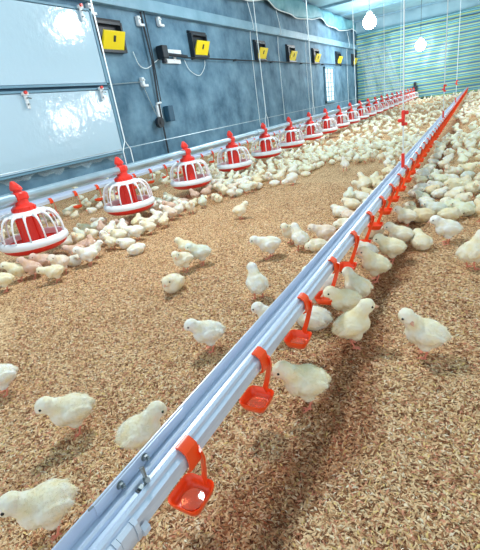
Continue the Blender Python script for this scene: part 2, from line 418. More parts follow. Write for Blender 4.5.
def cable(pts, name, label, r=.006, m=None):
    pts = [Vector(p) for p in pts]; out = []
    for i in range(len(pts) - 1):
        p0 = pts[max(i - 1, 0)]; p1 = pts[i]; p2 = pts[i + 1]; p3 = pts[min(i + 2, len(pts) - 1)]
        for k in range(6):
            s = k / 6
            out.append(.5 * ((2 * p1) + (p2 - p0) * s + (2 * p0 - 5 * p1 + 4 * p2 - p3) * s * s + (3 * p1 - p0 - 3 * p2 + p3) * s ** 3))
    out.append(pts[-1]); bm = bmesh.new(); tube(bm, out, r, 5)
    tag(build(name, bm, m or m_cord), label, 'cable')
X0 = WX + .03
cable([(X0, 4.78, 1.52), (X0, 4.85, 1.36), (X0, 5.0, 1.32), (X0, 5.2, 1.40), (X0, 5.3, 1.44)], 'loose_cable', 'thin pale cable looping from the first air inlet to the motor')
cable([(X0, 5.95, 1.44), (X0, 6.05, 1.30), (X0, 6.3, 1.22), (X0, 6.5, 1.34), (X0, 6.55, 1.46)], 'loose_cable', 'thin pale cable looping below the second air inlet')
cable([(X0, 4.2, 1.13), (X0, 4.84, 1.15)], 'pull_wire', 'thin wire stretched from the panel seam to a wall clamp', .005, m_wire)
cable([(X0, 4.84, 1.1), (X0, 4.95, .8), (X0, 5.05, .6)], 'loose_cable', 'thin cable dropping from the wall clamp to the hand winch', .006, m_wire)
for i, (y, lb) in enumerate(((8.35, 'thin pale cable hanging down the wall before the third air inlet'), (9.75, 'thin pale cable hanging down the wall between third and fourth air inlet'), (11.6, 'thin pale cable hanging down the wall between fourth and fifth air inlet'), (15.8, 'thin pale cable hanging down the wall right of the window'))):
    cable([(X0 + .05, y, 2.5), (X0 + .11, y + .02, 2.05), (X0, y + .05, 1.9), (X0, y + .03, .2)], 'hanging_cable', lb, .007)

# ------------------------------------------------------------------ lamps
def lamp(x, y, z, power, label, r=.05, shade=False):
    t = empty('light_bulb', (x, y, z), label, 'lamp', 'hanging light bulbs')
    bm = bmesh.new(); lathe(bm, [(0, -r), (r * .5, -r * .87), (r * .87, -.5 * r), (r, 0), (r * .87, .5 * r), (r * .55, .84 * r), (r * .4, r * 1.05)], 20); build('bulb', bm, m_bulb, t, smooth=0)
    bm = bmesh.new(); lathe(bm, [(r * .42, r * 1.0), (r * .44, r * 1.25), (r * .2, r * 1.5), (0, r * 1.5)], 16); build('socket', bm, m_white, t)
    bm = bmesh.new(); tube(bm, [(0, 0, r * 1.4), (0, 0, CZ - z)], .006, 6); build('cord', bm, m_black, t)
    l = bpy.data.lights.new('bulb_light', 'POINT'); l.energy = power; l.color = (.97, .99, 1); l.shadow_soft_size = r * 2.2
    lo = bpy.data.objects.new('bulb_light', l); COL.objects.link(lo); lo.parent = t; lo.location = (0, 0, -r * 3.1)
lamp(-2.9, 14.0, 2.40, 60, 'glowing light bulb hanging below the ceiling in the far corner', .19)
lamp(-1.72, 15.9, 1.66, 16, 'glowing light bulb hanging low before the striped curtain', .16)
lamp(-1.35, 1.6, 2.1, 66, 'light bulb above the nearest feeders', .06)
lamp(-1.6, 6.0, 2.6, 95, 'light bulb above the middle feeders', .06)
lamp(1.6, 8.05, 1.27, 42, 'light bulb on the right whose reflection shows in the white panel', .09)
lamp(1.6, 9.4, 1.56, 40, 'light bulb on the right, farther of the two mirrored ones', .09)
lamp(1.8, 13.5, 2.4, 45, 'light bulb far on the right side', .09)

# ------------------------------------------------------------------ feeder line
FX, FPZ = -2.0, .355
FY = [1.25 + .735 * k for k in range(22)]
t = empty('feed_pipe', (FX, 8.5, FPZ), 'long galvanised feed pipe carrying the row of red and white feeders', 'pipe')
bm = bmesh.new(); tube(bm, [(0, -9.5, 0), (0, 8.45, 0)], .024, 16); build('pipe', bm, m_galv, t, smooth=30)
for k in range(6):
    bm = bmesh.new(); tube(bm, [(0, -7.4 + 2.9 * k, 0), (0, -7.30 + 2.9 * k, 0)], .030, 16)
    build('coupling', bm, m_galv, t, smooth=30)
bm = bmesh.new(); box(bm, (0, 8.55, .03), (.16, .2, .18), bev=.01); tube(bm, [(0, 8.55, .1), (0, 8.55, .24)], .05, 12); build('end_motor', bm, m_black, t)
bm = bmesh.new(); tube(bm, [(FX - .03, -1, .475), (FX - .03, 17.0, .475)], .0025, 5); tag(build('perch_wire', bm, m_wire), 'thin steel wire stretched just above the feed pipe', 'wire')

NB = 14
def lift(bm, d):
    for v in bm.verts: v.co.z += d; v.co.x *= .95; v.co.y *= .95
def make_feeder(detail=True):
    t = empty('poultry_feeder', (0, 0, 0), '-', 'feeder', 'red and white pan feeders along the feed pipe')
    bm = bmesh.new(); lathe(bm, [(0, .080), (.06, .080), (.09, .073), (.125, .074), (.158, .092), (.166, .098), (.171, .094), (.162, .078), (.135, .063), (.05, .058), (0, .058)], 48); lift(bm, .018); build('pan', bm, m_red, t, smooth=40)
    bm = bmesh.new(); lathe(bm, [(.164, .098), (.174, .095), (.181, .103), (.179, .120), (.168, .132), (.160, .134), (.157, .128), (.163, .114)], 56, closed=True)
    lift(bm, .018); build('rim_ring', bm, m_white, t, smooth=50)
    bm = bmesh.new(); lathe(bm, [(.040, .252), (.044, .268), (.070, .267), (.108, .258), (.113, .251), (.108, .247), (.070, .257), (.044, .254)], 40, closed=True)
    lift(bm, .018); gr = build('grille', bm, m_white, t, smooth=50)
    def bar(bm, a):
        p = [(.166, .128), (.167, .150), (.164, .180), (.156, .208), (.143, .232), (.126, .246), (.105, .252)]
        tube(bm, [(r * math.cos(a), r * math.sin(a), z) for r, z in p], [.0054, .0048, .0046, .0050, .0062, .0085, .012], 6)
    if detail:
        for k in range(NB):
            bm = bmesh.new(); bar(bm, 2 * PI * (k + .5) / NB); lift(bm, .018); build('bar', bm, m_white, gr, smooth=0)
    else:
        bm = bmesh.new()
        for k in range(NB): bar(bm, 2 * PI * (k + .5) / NB)
        lift(bm, .018); build('grille_bars', bm, m_white, gr, smooth=0)
    bm = bmesh.new(); lathe(bm, [(.05, .255), (.054, .15), (.058, .10), (.068, .078), (.062, .078), (.052, .096), (.046, .15), (.043, .255)], 28, closed=True)
    for k in range(6):
        a = 2 * PI * k / 6; box(bm, (.056 * math.cos(a), .056 * math.sin(a), .17), (.01, .006, .15), rot=Matrix.Rotation(a, 3, 'Z'))
    lift(bm, .018); build('feed_tube', bm, m_red, t, smooth=40)
    bm = bmesh.new(); lathe(bm, [(0, .270), (.052, .270), (.056, .277), (.056, .306), (.044, .316), (.030, .318), (0, .318)], 24)
    for k in range(12):
        a = 2 * PI * k / 12; box(bm, (.056 * math.cos(a), .056 * math.sin(a), .291), (.006, .010, .024), rot=Matrix.Rotation(a, 3, 'Z'))
    build('adjuster_collar', bm, m_red, t, smooth=40)
    bm = bmesh.new(); lathe(bm, [(0, .314), (.036, .314), (.034, .330), (.034, .345), (.037, .348), (.037, .374), (.031, .380), (0, .380)], 20)
    box(bm, (0, 0, .357), (.060, .066, .034), bev=.006); box(bm, (0, .038, .357), (.02, .014, .02), bev=.003)
    build('pipe_clamp', bm, m_red, t, smooth=40)
    bm = bmesh.new(); lathe(bm, [(0, .379), (.022, .379), (.020, .388), (.029, .392), (.028, .404), (.017, .424), (.009, .436), (0, .438)], 16)
    for v in bm.verts: v.co.y -= (v.co.z - .38) * .25
    build('top_cap', bm, m_red, t, smooth=40)
    return t
fd = make_feeder(True); ff = make_feeder(False)
for i, y in enumerate(FY):
    src = fd if i < 9 else ff
    c = src if i in (0, 9) else copy_tree(src)
    c.location = (FX, y, .0 if i else 0); c.rotation_euler.z = 0
    c['label'] = ('red and white pan feeder at the left frame edge, nearest of the row' if i == 0 else
                  'red and white pan feeder, last of the row by the striped curtain' if i == len(FY) - 1 else
                  f'red and white pan feeder, {ords[i]} of the row counted from the left frame edge')

def hanger(x, y, zp, top, name, label, fork=True, clipz=None, rr=.0035):
    t = empty('support_rope', (x, y, zp), label, 'rope')
    bm = bmesh.new()
    if fork:
        tube(bm, [(0, 0, .17), (0, 0, top - zp)], rr, 6)
        build('cord', bm, m_cord, t)
        bm = bmesh.new(); tube(bm, [(0, 0, .17), (0, .035, .11), (0, .035, .02), (0, .02, -.028), (0, -.02, -.028), (0, -.035, .02), (0, -.035, .11)], .0035, 6, closed=True); build('wire_loop', bm, m_cord, t)
    else:
        tube(bm, [(0, 0, .02), (0, 0, top - zp)], rr, 6); build('cord', bm, m_cord, t)
        bm = bmesh.new(); box(bm, (0, 0, .03), (.016, .022, .075), bev=.003); tube(bm, [(-.006, 0, -.002), (.014, 0, -.012), (.014, 0, -.04)], .004, 6); build('hook', bm, m_red, t)
        if clipz:
            bm = bmesh.new(); box(bm, (0, 0, clipz), (.016, .022, .075), bev=.003); box(bm, (.012, .012, clipz + .024), (.024, .024, .018), bev=.003); box(bm, (-.012, -.012, clipz - .01), (.024, .02, .016), bev=.003); box(bm, (.01, 0, clipz - .03), (.02, .016, .014), bev=.002)
            build('height_adjuster', bm, m_red, t)
for y, w in ((2.08, 'at the second feeder, with a forked wire loop'), (4.29, 'past the fifth feeder'), (5.87, 'near the seventh feeder'), (8.3, 'near the tenth feeder'), (11.2, 'near the fourteenth feeder'), (13.75, 'near the far end of the feeder row')):
    hanger(FX, y, FPZ, CZ, 'hanging_cord', f'white cord holding up the feed pipe {w}', rr=.004 if y < 5 else .006)

# ------------------------------------------------------------------ drinker lines
PX, PZ = -.330, .168      # centre of the water pipe
def drinker_line(x, z, y0, y1, label, detail):
    t = empty('drinker_line', (x, (y0 + y1) / 2, z), label, 'drinker line')
    yc = (y0 + y1) / 2; a, b_ = y0 - yc, y1 - yc
    r = .012
    bm = bmesh.new()
    extrude_y(bm, [(-.0125, -.011), (-.009, -.0135), (.009, -.0135), (.0125, -.011), (.0135, .008), (.0105, .011), (-.0105, .011), (-.0135, .008)], a, b_, segs=1)
    build('water_pipe', bm, m_pvc, t)
    bm = bmesh.new()   # aluminium profile: upright fin on the left, stepped tray over the pipe
    prof = [(-.0325, .036), (-.0305, .036), (-.0300, .0345), (-.0300, .0150), (-.0210, .0150), (-.0195, .0200), (-.0160, .0215), (-.0130, .0200), (-.0118, .0155), (-.0020, .0155),
            (-.0008, .0205), (.0030, .0220), (.0068, .0205), (.0080, .0155), (.0150, .0130), (.0165, .006), (.0150, .006), (.0138, .0115), (-.0320, .0120)]
    extrude_y(bm, prof, a, b_, segs=1)
    rl = build('rail', bm, m_alu, t)
    if detail:
        def loc(y): return y - yc
        bm = bmesh.new(); extrude_y(bm, [(-.0295, .034), (-.0280, .034), (-.0280, .0165), (-.0295, .0155)], loc(.183), loc(.36)); build('splice_plate', bm, m_alu, t)
        for y in (.222, .268):
            bm = bmesh.new(); zc = .0265
            tube(bm, [(-.0285, loc(y), zc), (-.0225, loc(y), zc)], .0042, 6); tube(bm, [(-.0285, loc(y), zc), (-.0275, loc(y), zc)], .0056, 16); tube(bm, [(-.0225, loc(y), zc), (-.0190, loc(y), zc)], .0022, 8)
            build('bolt', bm, m_bolt, t)
        bm = bmesh.new(); y = .243
        tube(bm, [(-.004, loc(y), .0165), (-.004, loc(y), .0265)], .0042, 10)
        tube(bm, [(-.004, loc(y), .024), (-.010, loc(y) + .003, .038)], [.0022, .0035], 6); tube(bm, [(-.004, loc(y), .024), (.004, loc(y) - .004, .030)], [.0022, .0036], 6)
        box(bm, (-.004, loc(y - .008), .0175), (.012, .008, .003), bev=.0008)
        build('wing_nut', bm, m_bolt, t)
        bm = bmesh.new(); box(bm, (-.006, loc(.232), .0164), (.009, .009, .0006)); build('slot', bm, m_black, t)
        bm = bmesh.new(); tube(bm, [(-.031, loc(.183), .034), (-.029, loc(.176), .037)], .0016, 6); build('burr', bm, m_bolt, t)
        for y, hw, e in ((.150, .014, .0), (.168, .003, .0022), (.182, .010, .0008), (.196, .003, .0022)):   # ribbed collar where two pipe lengths join
            bm = bmesh.new()
            extrude_y(bm, [(-.0145 - e, -.012), (-.010, -.0160 - e), (.010, -.0160 - e), (.0160 + e, -.012), (.0178 + e, .002), (.0165 + e, .0135), (.0115, .0160 + e), (.0082, .0150), (-.0145 - e, .010)], loc(y) - hw, loc(y) + hw)
            build('pipe_coupling', bm, m_pvc, t, smooth=50)
        bm = bmesh.new(); extrude_y(bm, [(.016, -.014), (.0225, -.010), (.0225, -.003), (.017, .002)], loc(.200), loc(.210)); build('coupling_tab', bm, m_pvc, t)
    return t
drinker_line(PX, PZ, -.6, 17.1, 'long white drinker pipe with aluminium rail running from the bottom of the frame', True)
drinker_line(-2.8, .168, -.6, 17.1, 'second white drinker pipe with rail, behind the feeders near the wall', False)

def make_cup():
    t = empty('drip_cup', (0, 0, 0), '-', 'drip cup', 'red drip cups under the front drinker pipe')
    # rounded square bowl with thin wall; origin under the pipe, cup floor at z = .046
    bm = bmesh.new()
    def rs(h, z, k=.42):   # rounded square ring
        out = []
        for q in range(4):
            cx, cy = [(1, 1), (-1, 1), (-1, -1), (1, -1)][q]; rr = h * k
            for s in range(6):
                a = q * PI / 2 + s / 5 * PI / 2
                out.append(bm.verts.new((cx * (h - rr) + rr * math.cos(a), cy * (h - rr) * 1.06 + rr * math.sin(a), z)))
        return out
    rings = [rs(.017, .053), rs(.0210, .0545), rs(.0245, .061), rs(.0272, .0700), rs(.0290, .0713), rs(.0292, .0694), rs(.0266, .0605), rs(.0226, .0520), rs(.017, .0505)]
    for A, B in zip(rings[:-1], rings[1:]):
        n = len(A)
        for k in range(n): bm.faces.new((A[k], A[(k + 1) % n], B[(k + 1) % n], B[k]))
    bm.faces.new(rings[0]); bm.faces.new(rings[-1])
    cup = build('cup', bm, m_cup, t, (-.018, 0, 0), smooth=50)
    bm = bmesh.new(); lathe(bm, [(0, .0562), (.017, .0562), (.0195, .0560), (.0198, .0545), (0, .0535)], 24); build('water', bm, m_water, t, (-.018, 0, 0), smooth=40)
    bm = bmesh.new()   # curved strap from clip down to the back of the cup
    pts = [(.0210, -.002, .176), (.0195, .003, .158), (.0110, .010, .131), (.002, .0175, .106), (-.007, .0245, .084), (-.013, .0280, .067)]
    ring = []
    for i, p in enumerate(pts):
        w = [.0085, .0085, .0082, .0082, .0088, .011][i]
        ring.append([bm.verts.new((p[0] + dx, p[1] + dy, p[2])) for dx, dy in ((-w * .75, w * .5 - .002), (w * .75, -w * .5 - .002), (w * .75, -w * .5 + .003), (-w * .75, w * .5 + .003))])
    for A, B in zip(ring[:-1], ring[1:]):
        for k in range(4): bm.faces.new((A[k], A[(k + 1) % 4], B[(k + 1) % 4], B[k]))
    bm.faces.new(ring[0]); bm.faces.new(ring[-1])
    build('arm', bm, m_cup, t, smooth=40)
    bm = bmesh.new()   # saddle clip over the pipe's right shoulder
    extrude_y(bm, [(.0015, .1935), (.008, .194), (.0185, .1865), (.0215, .172), (.0205, .156), (.012, .1505), (.012, .153), (.0175, .1585), (.0185, .171), (.0162, .1835), (.0075, .1905), (.0015, .1905)], -.026, -.001)
    build('clip', bm, m_cup, t, smooth=40)
    bm = bmesh.new(); tube(bm, [(-.004, 0, .155), (-.004, 0, .143)], .006, 10); build('nipple', bm, m_bolt, t, smooth=40)
    return t
cup = make_cup()
CY = [.323 + .2315 * k for k in range(72)]
tens = ords
for i, y in enumerate(CY):
    c = cup if i == 0 else copy_tree(cup)
    c.location = (PX, y, 0)
    if i == 0: lb = 'large red-orange drip cup with glistening water, nearest the bottom of the frame'
    elif i < 23: lb = f'red-orange drip cup, {ords[i]} from the near end of the front drinker pipe'
    elif i < 38: lb = 'small red drip cup in the crowded middle stretch of the front drinker pipe'
    else: lb = 'tiny red drip cup in the far stretch of the front drinker pipe'
    c['label'] = lb
    c['group'] = 'near drip cups of the front pipe' if i < 23 else ('middle drip cups of the front pipe' if i < 38 else 'far drip cups of the front pipe')
for i in range(34):
    c = copy_tree(cup); y = 1.28 + .2345 * i
    c.location = (-2.8, y, 0)
    c['label'] = (f'red drip cup on the wall-side drinker pipe behind the feeders, {ords[i]} from the left' if i < 12 else 'small red drip cup on the wall-side drinker pipe, seen past the middle feeders')
    c['group'] = 'near drip cups of the wall pipe' if i < 12 else 'drip cups of the wall pipe past the middle feeders'
hanger(PX, 2.36, .195, CZ, 'hanging_cord', 'white cord with red adjuster holding the front drinker pipe, nearer one', False, .245, .0035)
hanger(PX, 5.35, .195, CZ, 'hanging_cord', 'white cord with red adjuster holding the front drinker pipe, farther one', False, .30, .005)
hanger(PX, 8.3, .195, CZ, 'hanging_cord', 'farthest thin white cord holding the front drinker pipe', False, .30, .005)

# ------------------------------------------------------------------ chicks
def ell(bm, c, r, rot=None, sub=3):
    mt = Matrix.Translation(c) @ (rot.to_4x4() if rot else Matrix()) @ Matrix.Diagonal((*r, 1))
    bmesh.ops.create_icosphere(bm, subdivisions=sub, radius=1, matrix=mt)
def Ry(d): return Matrix.Rotation(math.radians(d), 3, 'Y')
def Rz(d): return Matrix.Rotation(math.radians(d), 3, 'Z')
def make_chick(pose, voxel=.0028, fuzz=0):
    """one continuous body; faces +X, origin on the ground between the feet"""
    P = dict(h=(.041, 0, .091), f=(1, 0, -.12), bz=.059, pitch=-8, lie=False, stride=0)
    P.update({'stand': {}, 'reach': dict(h=(.056, 0, .083), pitch=2, stride=.010), 'peck': dict(h=(.064, .004, .036), f=(.75, 0, -.65), pitch=20, bz=.055),
              'up': dict(h=(.034, 0, .101), pitch=-22, f=(1, 0, 0)), 'side': dict(h=(.038, .010, .091), f=(.55, .85, -.1)),
              'back': dict(h=(.036, .012, .100), f=(-.62, .78, -.12)), 'lie': dict(h=(.036, 0, .050), bz=.028, pitch=-4, lie=True),
              'doze': dict(h=(.040, .006, .030), f=(.8, .4, -.4), bz=.027, pitch=2, lie=True), 'walk': dict(h=(.048, 0, .084), pitch=-4, stride=.014)}[pose])
    bz = P['bz']; pr = Ry(P['pitch'])
    B = lambda x, y, z: Vector((0, 0, bz)) + pr @ Vector((x, y, z))
    H = Vector(P['h']); Fd = Vector(P['f']).normalized()
    bm = bmesh.new()
    ell(bm, B(-.002, 0, 0), (.0365, .0315, .0295), pr)
    ell(bm, B(.016, 0, -.001), (.0250, .0280, .0275), pr)
    ell(bm, B(-.018, 0, .001), (.0235, .0255, .0240), pr)
    ell(bm, B(-.037, 0, .004), (.0100, .0115, .0090), pr @ Ry(12))
    for s in (-1, 1):
        ell(bm, B(-.006, s * .0280, .003), (.0235, .0060, .0145), pr @ Ry(10) @ Rz(s * 3))
        ell(bm, B(-.026, s * .0225, .004), (.0125, .0050, .0075), pr @ Ry(12) @ Rz(-s * 14))
        if not P['lie']: ell(bm, B(-.002, s * .0135, -.023), (.0130, .0110, .0140))
    n0 = B(.018, 0, .010)
    for k in range(6):
        t_ = k / 5; p = n0.lerp(H - Vector((.005, 0, .005)), t_); ell(bm, p, (.0220 - .0065 * t_,) * 3, sub=2)
    hr = Fd.to_track_quat('X', 'Z').to_matrix()
    ell(bm, H, (.0190, .0168, .0170), hr)
    ell(bm, H + hr @ Vector((.009, 0, -.003)), (.0115, .0105, .0095), hr)
    me0 = bpy.data.meshes.new('tmp'); bm.to_mesh(me0); bm.free()
    o = bpy.data.objects.new('tmp', me0); COL.objects.link(o)
    r = o.modifiers.new('r', 'REMESH'); r.mode = 'VOXEL'; r.voxel_size = voxel
    s = o.modifiers.new('s', 'SMOOTH'); s.factor = .5; s.iterations = 5 if voxel < .004 else 1
    dg = bpy.context.evaluated_depsgraph_get(); dg.update()
    me = bpy.data.meshes.new_from_object(o.evaluated_get(dg)); bpy.data.objects.remove(o); bpy.data.meshes.remove(me0)
    bm = bmesh.new(); bm.from_mesh(me); bpy.data.meshes.remove(me)
    if voxel < .004:
        for v in bm.verts:
            q = v.co * 170; v.co += v.normal * (.0009 * noise.noise(q) + .0012 * noise.noise(v.co * 75))
    for f in bm.faces: f.smooth = True; f.material_index = 0
    bm.normal_update()
    if fuzz:
        fl = list(bm.faces); R = random.Random(hash(pose) % 1000 if False else len(fl))
        eye_zone = H + Fd * .012
        for _ in range(fuzz):
            f = fl[R.randrange(len(fl))]; c = f.calc_center_median(); n = f.normal.copy()
            hd = (c - H).length
            if (c - eye_zone).length < .011: continue
            L = R.uniform(.0025, .005) if hd > .02 else R.uniform(.0012, .0025)
            d = (n * .55 + Vector((-.75, 0, -.25)) + Vector((R.uniform(-.4, .4), R.uniform(-.4, .4), R.uniform(-.4, .4)))).normalized()
            sd = d.cross(n)
            if sd.length < .01: continue
            sd = sd.normalized() * .0007; c = c - n * .0004
            nf = bm.faces.new((bm.verts.new(c - sd), bm.verts.new(c + sd), bm.verts.new(c + d * L + n * .0006)))
            nf.material_index = 0; nf.smooth = False
    # beak, eyes
    hi = voxel < .004
    bt = H + hr @ Vector((.0165, 0, -.0035)); tip = H + hr @ Vector((.0275, 0, -.0075))
    tube(bm, [bt, bt.lerp(tip, .5) + Vector((0, 0, .0004)), tip], [.0048, .0035, .0008], 8 if hi else 4, mi=2)
    for s in (-1, 1):
        bmesh.ops.create_icosphere(bm, subdivisions=2 if hi else 1, radius=.0026, matrix=Matrix.Translation(H + hr @ Vector((.0088, s * .0142, .0020))))
    for f in bm.faces:
        pass
    ev = H
    for f in bm.faces:
        if f.material_index == 0 and len(f.verts) == 3:
            c = f.calc_center_median()
            for s in (-1, 1):
                if (c - (H + hr @ Vector((.0088, s * .0142, .0020)))).length < .00275: f.material_index = 3; f.smooth = True
    if not P['lie']:
        for s in (-1, 1):
            st = P['stride'] * s; y = s * .0135
            tube(bm, [(-.002, y * .95, 0.038), (-.006 + st * .5, y, .022), (.001 + st, y, .003)], [.0034, .0025, .0021], 6 if hi else 4, mi=1)
            for a in (-32, 0, 32, 180):
                L = .016 if a != 180 else .008; ca, sa = math.cos(math.radians(a)), math.sin(math.radians(a))
                tube(bm, [(.001 + st, y, .003), (.001 + st + ca * L * .5, y + sa * L * .5, .0032), (.001 + st + ca * L, y + sa * L, .0010)], [.0019, .0016, .0008], 5 if hi else 3, mi=1)
    me = bpy.data.meshes.new('chick_' + pose); bm.to_mesh(me); bm.free()
    for m in (m_down, m_leg, m_beak, m_eye): me.materials.append(m)
    return me
POSES = ('stand', 'reach', 'peck', 'up', 'side', 'back', 'lie', 'doze', 'walk')
CM = {p: make_chick(p, .0026, 2600) for p in POSES}
CMM = {p: make_chick(p, .0040 - 1e-5, 0) for p in ('stand', 'reach', 'side', 'lie', 'doze')}
TINT = {'white': (1, 1, 1), 'cream': (1, .955, .85), 'yellow': (1, .95, .78), 'pink': (.98, .86, .80), 'rose': (.84, .62, .55), 'grey': (.90, .95, .93), 'tan': (.95, .84, .64), 'green': (.95, .99, .88)}
placed = []
def chick(x, y, head, pose='stand', tint='cream', label='', group=None, s=1.0, near=True, tilt=0):
    me = (CM if near else CMM)[pose]
    o = bpy.data.objects.new('chick', me); COL.objects.link(o)
    z = float(ground_h(x, y))
    o.location = (x, y, z - .001); o.rotation_euler = (tilt, 0, math.radians(head)); o.scale = (s,) * 3
    c = TINT[tint]; k = random.uniform(.95, 1)
    o.color = (c[0] * k, c[1] * k, c[2] * k, 1)
    tag(o, label, 'chick', group)
    placed.append((x, y))
    return o
#CB
NEAR = [   # x, y, heading, pose, tint, size, label
    (-0.567, 0.220, 239, 'stand', 'cream', 1.05, 'cream chick bending its head low at the bottom left corner of the floor'),
    (-0.717, 0.397, 237, 'stand', 'cream', 1.05, 'cream chick facing left on bare litter, above the bottom left corner chick'),
    (-1.049, 0.432, 248, 'stand', 'white', 1.0, 'whitish chick cut off by the left frame edge'),
    (-0.528, 0.403, 51, 'stand', 'cream', 1.0, 'cream chick facing right, half behind the near stretch of the drinker rail'),
    (-0.601, 0.765, 223, 'stand', 'white', 1.02, 'white chick facing left alone left of the drinker rail, in mid floor'),
    (-0.608, 1.083, 134, 'up', 'white', 1.05, 'upright white chick seen from behind, alone left of the drinker rail'),
    (-0.966, 1.078, 282, 'lie', 'cream', 1.15, 'plump pale chick nearest of the huddle of four in mid floor'),
    (-1.032, 1.244, 250, 'side', 'cream', 1.0, 'middle chick of the huddle of four in mid floor, head turned'),
    (-1.006, 1.337, 227, 'stand', 'grey', 1.05, 'greyish white chick on the right of the huddle of four'),
    (-1.131, 1.407, 189, 'stand', 'yellow', 0.95, 'yellowish chick at the back of the huddle of four'),
    (-0.735, 1.464, 209, 'reach', 'white', 1.1, 'white chick stretching forward to the left, beside two others at mid rail'),
    (-0.704, 1.633, 233, 'side', 'cream', 1.0, 'pale chick between the stretching one and the upright one left of the rail'),
    (-0.629, 1.548, 142, 'up', 'white', 1.0, 'white chick with its back turned, right of the stretching one'),
    (-0.543, 1.632, 203, 'reach', 'pink', 1.0, 'rosy-faced chick facing left, partly behind the drinker rail'),
    (-0.551, 1.543, 205, 'doze', 'cream', 0.95, 'small pale chick low beside the rosy-faced one, left of the rail'),
    (-0.451, 0.869, 192, 'stand', 'white', 1.0, 'whitish chick mostly hidden behind the drinker rail, head just above its edge'),
    (-0.280, 0.648, 210, 'stand', 'yellow', 1.12, 'yellowish cream chick with dark eye facing the second drip cup'),
    (-0.244, 0.894, 30, 'up', 'yellow', 1.12, 'yellowish chick facing right, head high, on the damp, shadow-tinted strip'),
    (-0.072, 0.892, 180, 'back', 'cream', 1.12, 'cream chick looking back over its shoulder at the right, alone on the litter'),
    (-0.365, 0.941, 181, 'lie', 'white', 1.15, 'round white chick facing away beside the third drip cup'),
    (-0.403, 1.062, 41, 'reach', 'white', 1.05, 'white chick leaning right behind the round one at the third cup'),
    (-0.412, 1.161, 205, 'stand', 'cream', 1.0, 'cream chick behind the fourth drip cup arm'),
    (-0.295, 1.022, 216, 'stand', 'yellow', 1.05, 'yellow-tinged chick facing left between the fourth cup and the damp, shadow-tinted strip'),
    (-0.284, 1.121, 144, 'stand', 'cream', 1.05, 'cream chick with its back turned right of the fourth cup'),
    (-0.265, 1.299, 199, 'up', 'yellow', 1.1, 'large cream chick facing the fifth drip cup, head high'),
    (-0.325, 1.418, 183, 'stand', 'white', 1.0, 'white chick with raised head close behind the large one at the fifth cup'),
    (-0.370, 1.764, 222, 'lie', 'cream', 1.1, 'cream chick lying against the rail above the fifth cup'),
    (-0.243, 1.478, 194, 'stand', 'yellow', 1.1, 'yellowish chick facing left, right of the chick at the fifth cup'),
    (-0.235, 1.644, 193, 'stand', 'cream', 1.1, 'cream chick facing left above the yellowish one near the rail'),
    (-0.160, 1.638, 116, 'lie', 'cream', 1.1, 'rounded chick resting with its back to the camera, right of the two left-facing ones'),
    (-0.071, 1.692, 189, 'stand', 'white', 1.1, 'white chick standing facing left on the open litter at the right'),
    (0.015, 1.446, 49, 'up', 'cream', 1.12, 'cream chick at the right frame edge, back turned and head lifted'),
    (-0.193, 1.991, 196, 'doze', 'tan', 1.15, 'tan-yellow chick dozing at the front of the right crowd'),
    (-0.143, 2.107, 174, 'lie', 'grey', 1.1, 'pale chick lying behind the tan dozing one'),
    (-0.081, 1.990, 12, 'doze', 'yellow', 1.05, 'yellowish chick lying at the right front of the crowd'),
    (-0.023, 2.069, 151, 'lie', 'green', 1.1, 'pale chick lying near the right frame edge, in front of the crowd'),
    (-0.248, 1.913, 187, 'stand', 'cream', 0.98, 'pale chick in front of the sixth drip cup'),
    (-1.192, 2.042, 10, 'side', 'cream', 1.0, 'cream chick standing by itself between the fourth feeder and the mid floor'),
    (-1.471, 1.424, 66, 'doze', 'white', 1.0, 'white chick resting alone on the litter between first and second feeder'),
    (-1.625, 1.254, 242, 'stand', 'white', 1.05, 'white chick standing at the edge of the huddle before the second feeder'),
    (-1.787, 0.911, 233, 'stand', 'yellow', 1.0, 'pale chick at the left frame edge below the first feeder'),
    (-1.833, 1.013, 246, 'stand', 'yellow', 1.05, 'yellow chick facing left below the first feeder'),
    (-1.787, 1.056, 229, 'up', 'rose', 1.0, 'brownish pink chick upright below the first feeder'),
    (-1.806, 1.138, 258, 'stand', 'rose', 1.05, 'rosy chick under the right rim of the first feeder'),
    (-1.679, 1.133, 286, 'stand', 'pink', 1.1, 'pinkish chick facing the camera right of the first feeder'),
    (-1.618, 1.050, 242, 'reach', 'yellow', 0.95, 'yellow-pink chick leaning low right of the first feeder'),
    (-1.698, 1.543, 238, 'side', 'cream', 1.05, 'cream chick standing before the second feeder, head turned'),
    (-1.650, 1.631, 225, 'reach', 'white', 1.05, 'white chick leaning left, right of the one before the second feeder'),
    (-1.606, 1.502, 237, 'lie', 'white', 1.0, 'white chick resting low before the second feeder'),
    (-1.207, 2.932, 207, 'peck', 'white', 1.05, 'white chick pecking alone on the open floor beyond the fourth feeder'),
    (-0.939, 3.445, 125, 'up', 'white', 1.0, 'white chick standing on sand near the middle, past the pecking one'),
    (-0.591, 2.049, 166, 'lie', 'white', 1.05, 'white chick resting in the row along the left of the rail, nearest one'),
    (-0.535, 1.995, 135, 'doze', 'pink', 1.0, 'pinkish chick tucked by the rail among the resting row'),
    (-0.572, 2.205, 185, 'lie', 'cream', 1.05, 'cream chick in the resting row left of the rail, second from the camera'),
    (-0.551, 2.378, 173, 'lie', 'white', 1.05, 'white chick in the resting row left of the rail, third from the camera'),
    (-0.609, 2.693, 163, 'up', 'cream', 1.0, 'cream chick standing behind the resting row left of the rail'),
    (-0.568, 2.773, 192, 'lie', 'yellow', 1.0, 'yellowish chick at the far end of the resting row left of the rail'),
    (-0.520, 1.862, 196, 'doze', 'cream', 1.0, 'cream chick half under the rail beside the resting row'),
    (-0.091, 2.680, 192, 'doze', 'yellow', 1.05, 'yellowish chick apart from the others on the sandy gap at the right'),
]
for x, y, h, po, ti, s, lb in NEAR: chick(x, y, h, po, ti, lb, None, s)

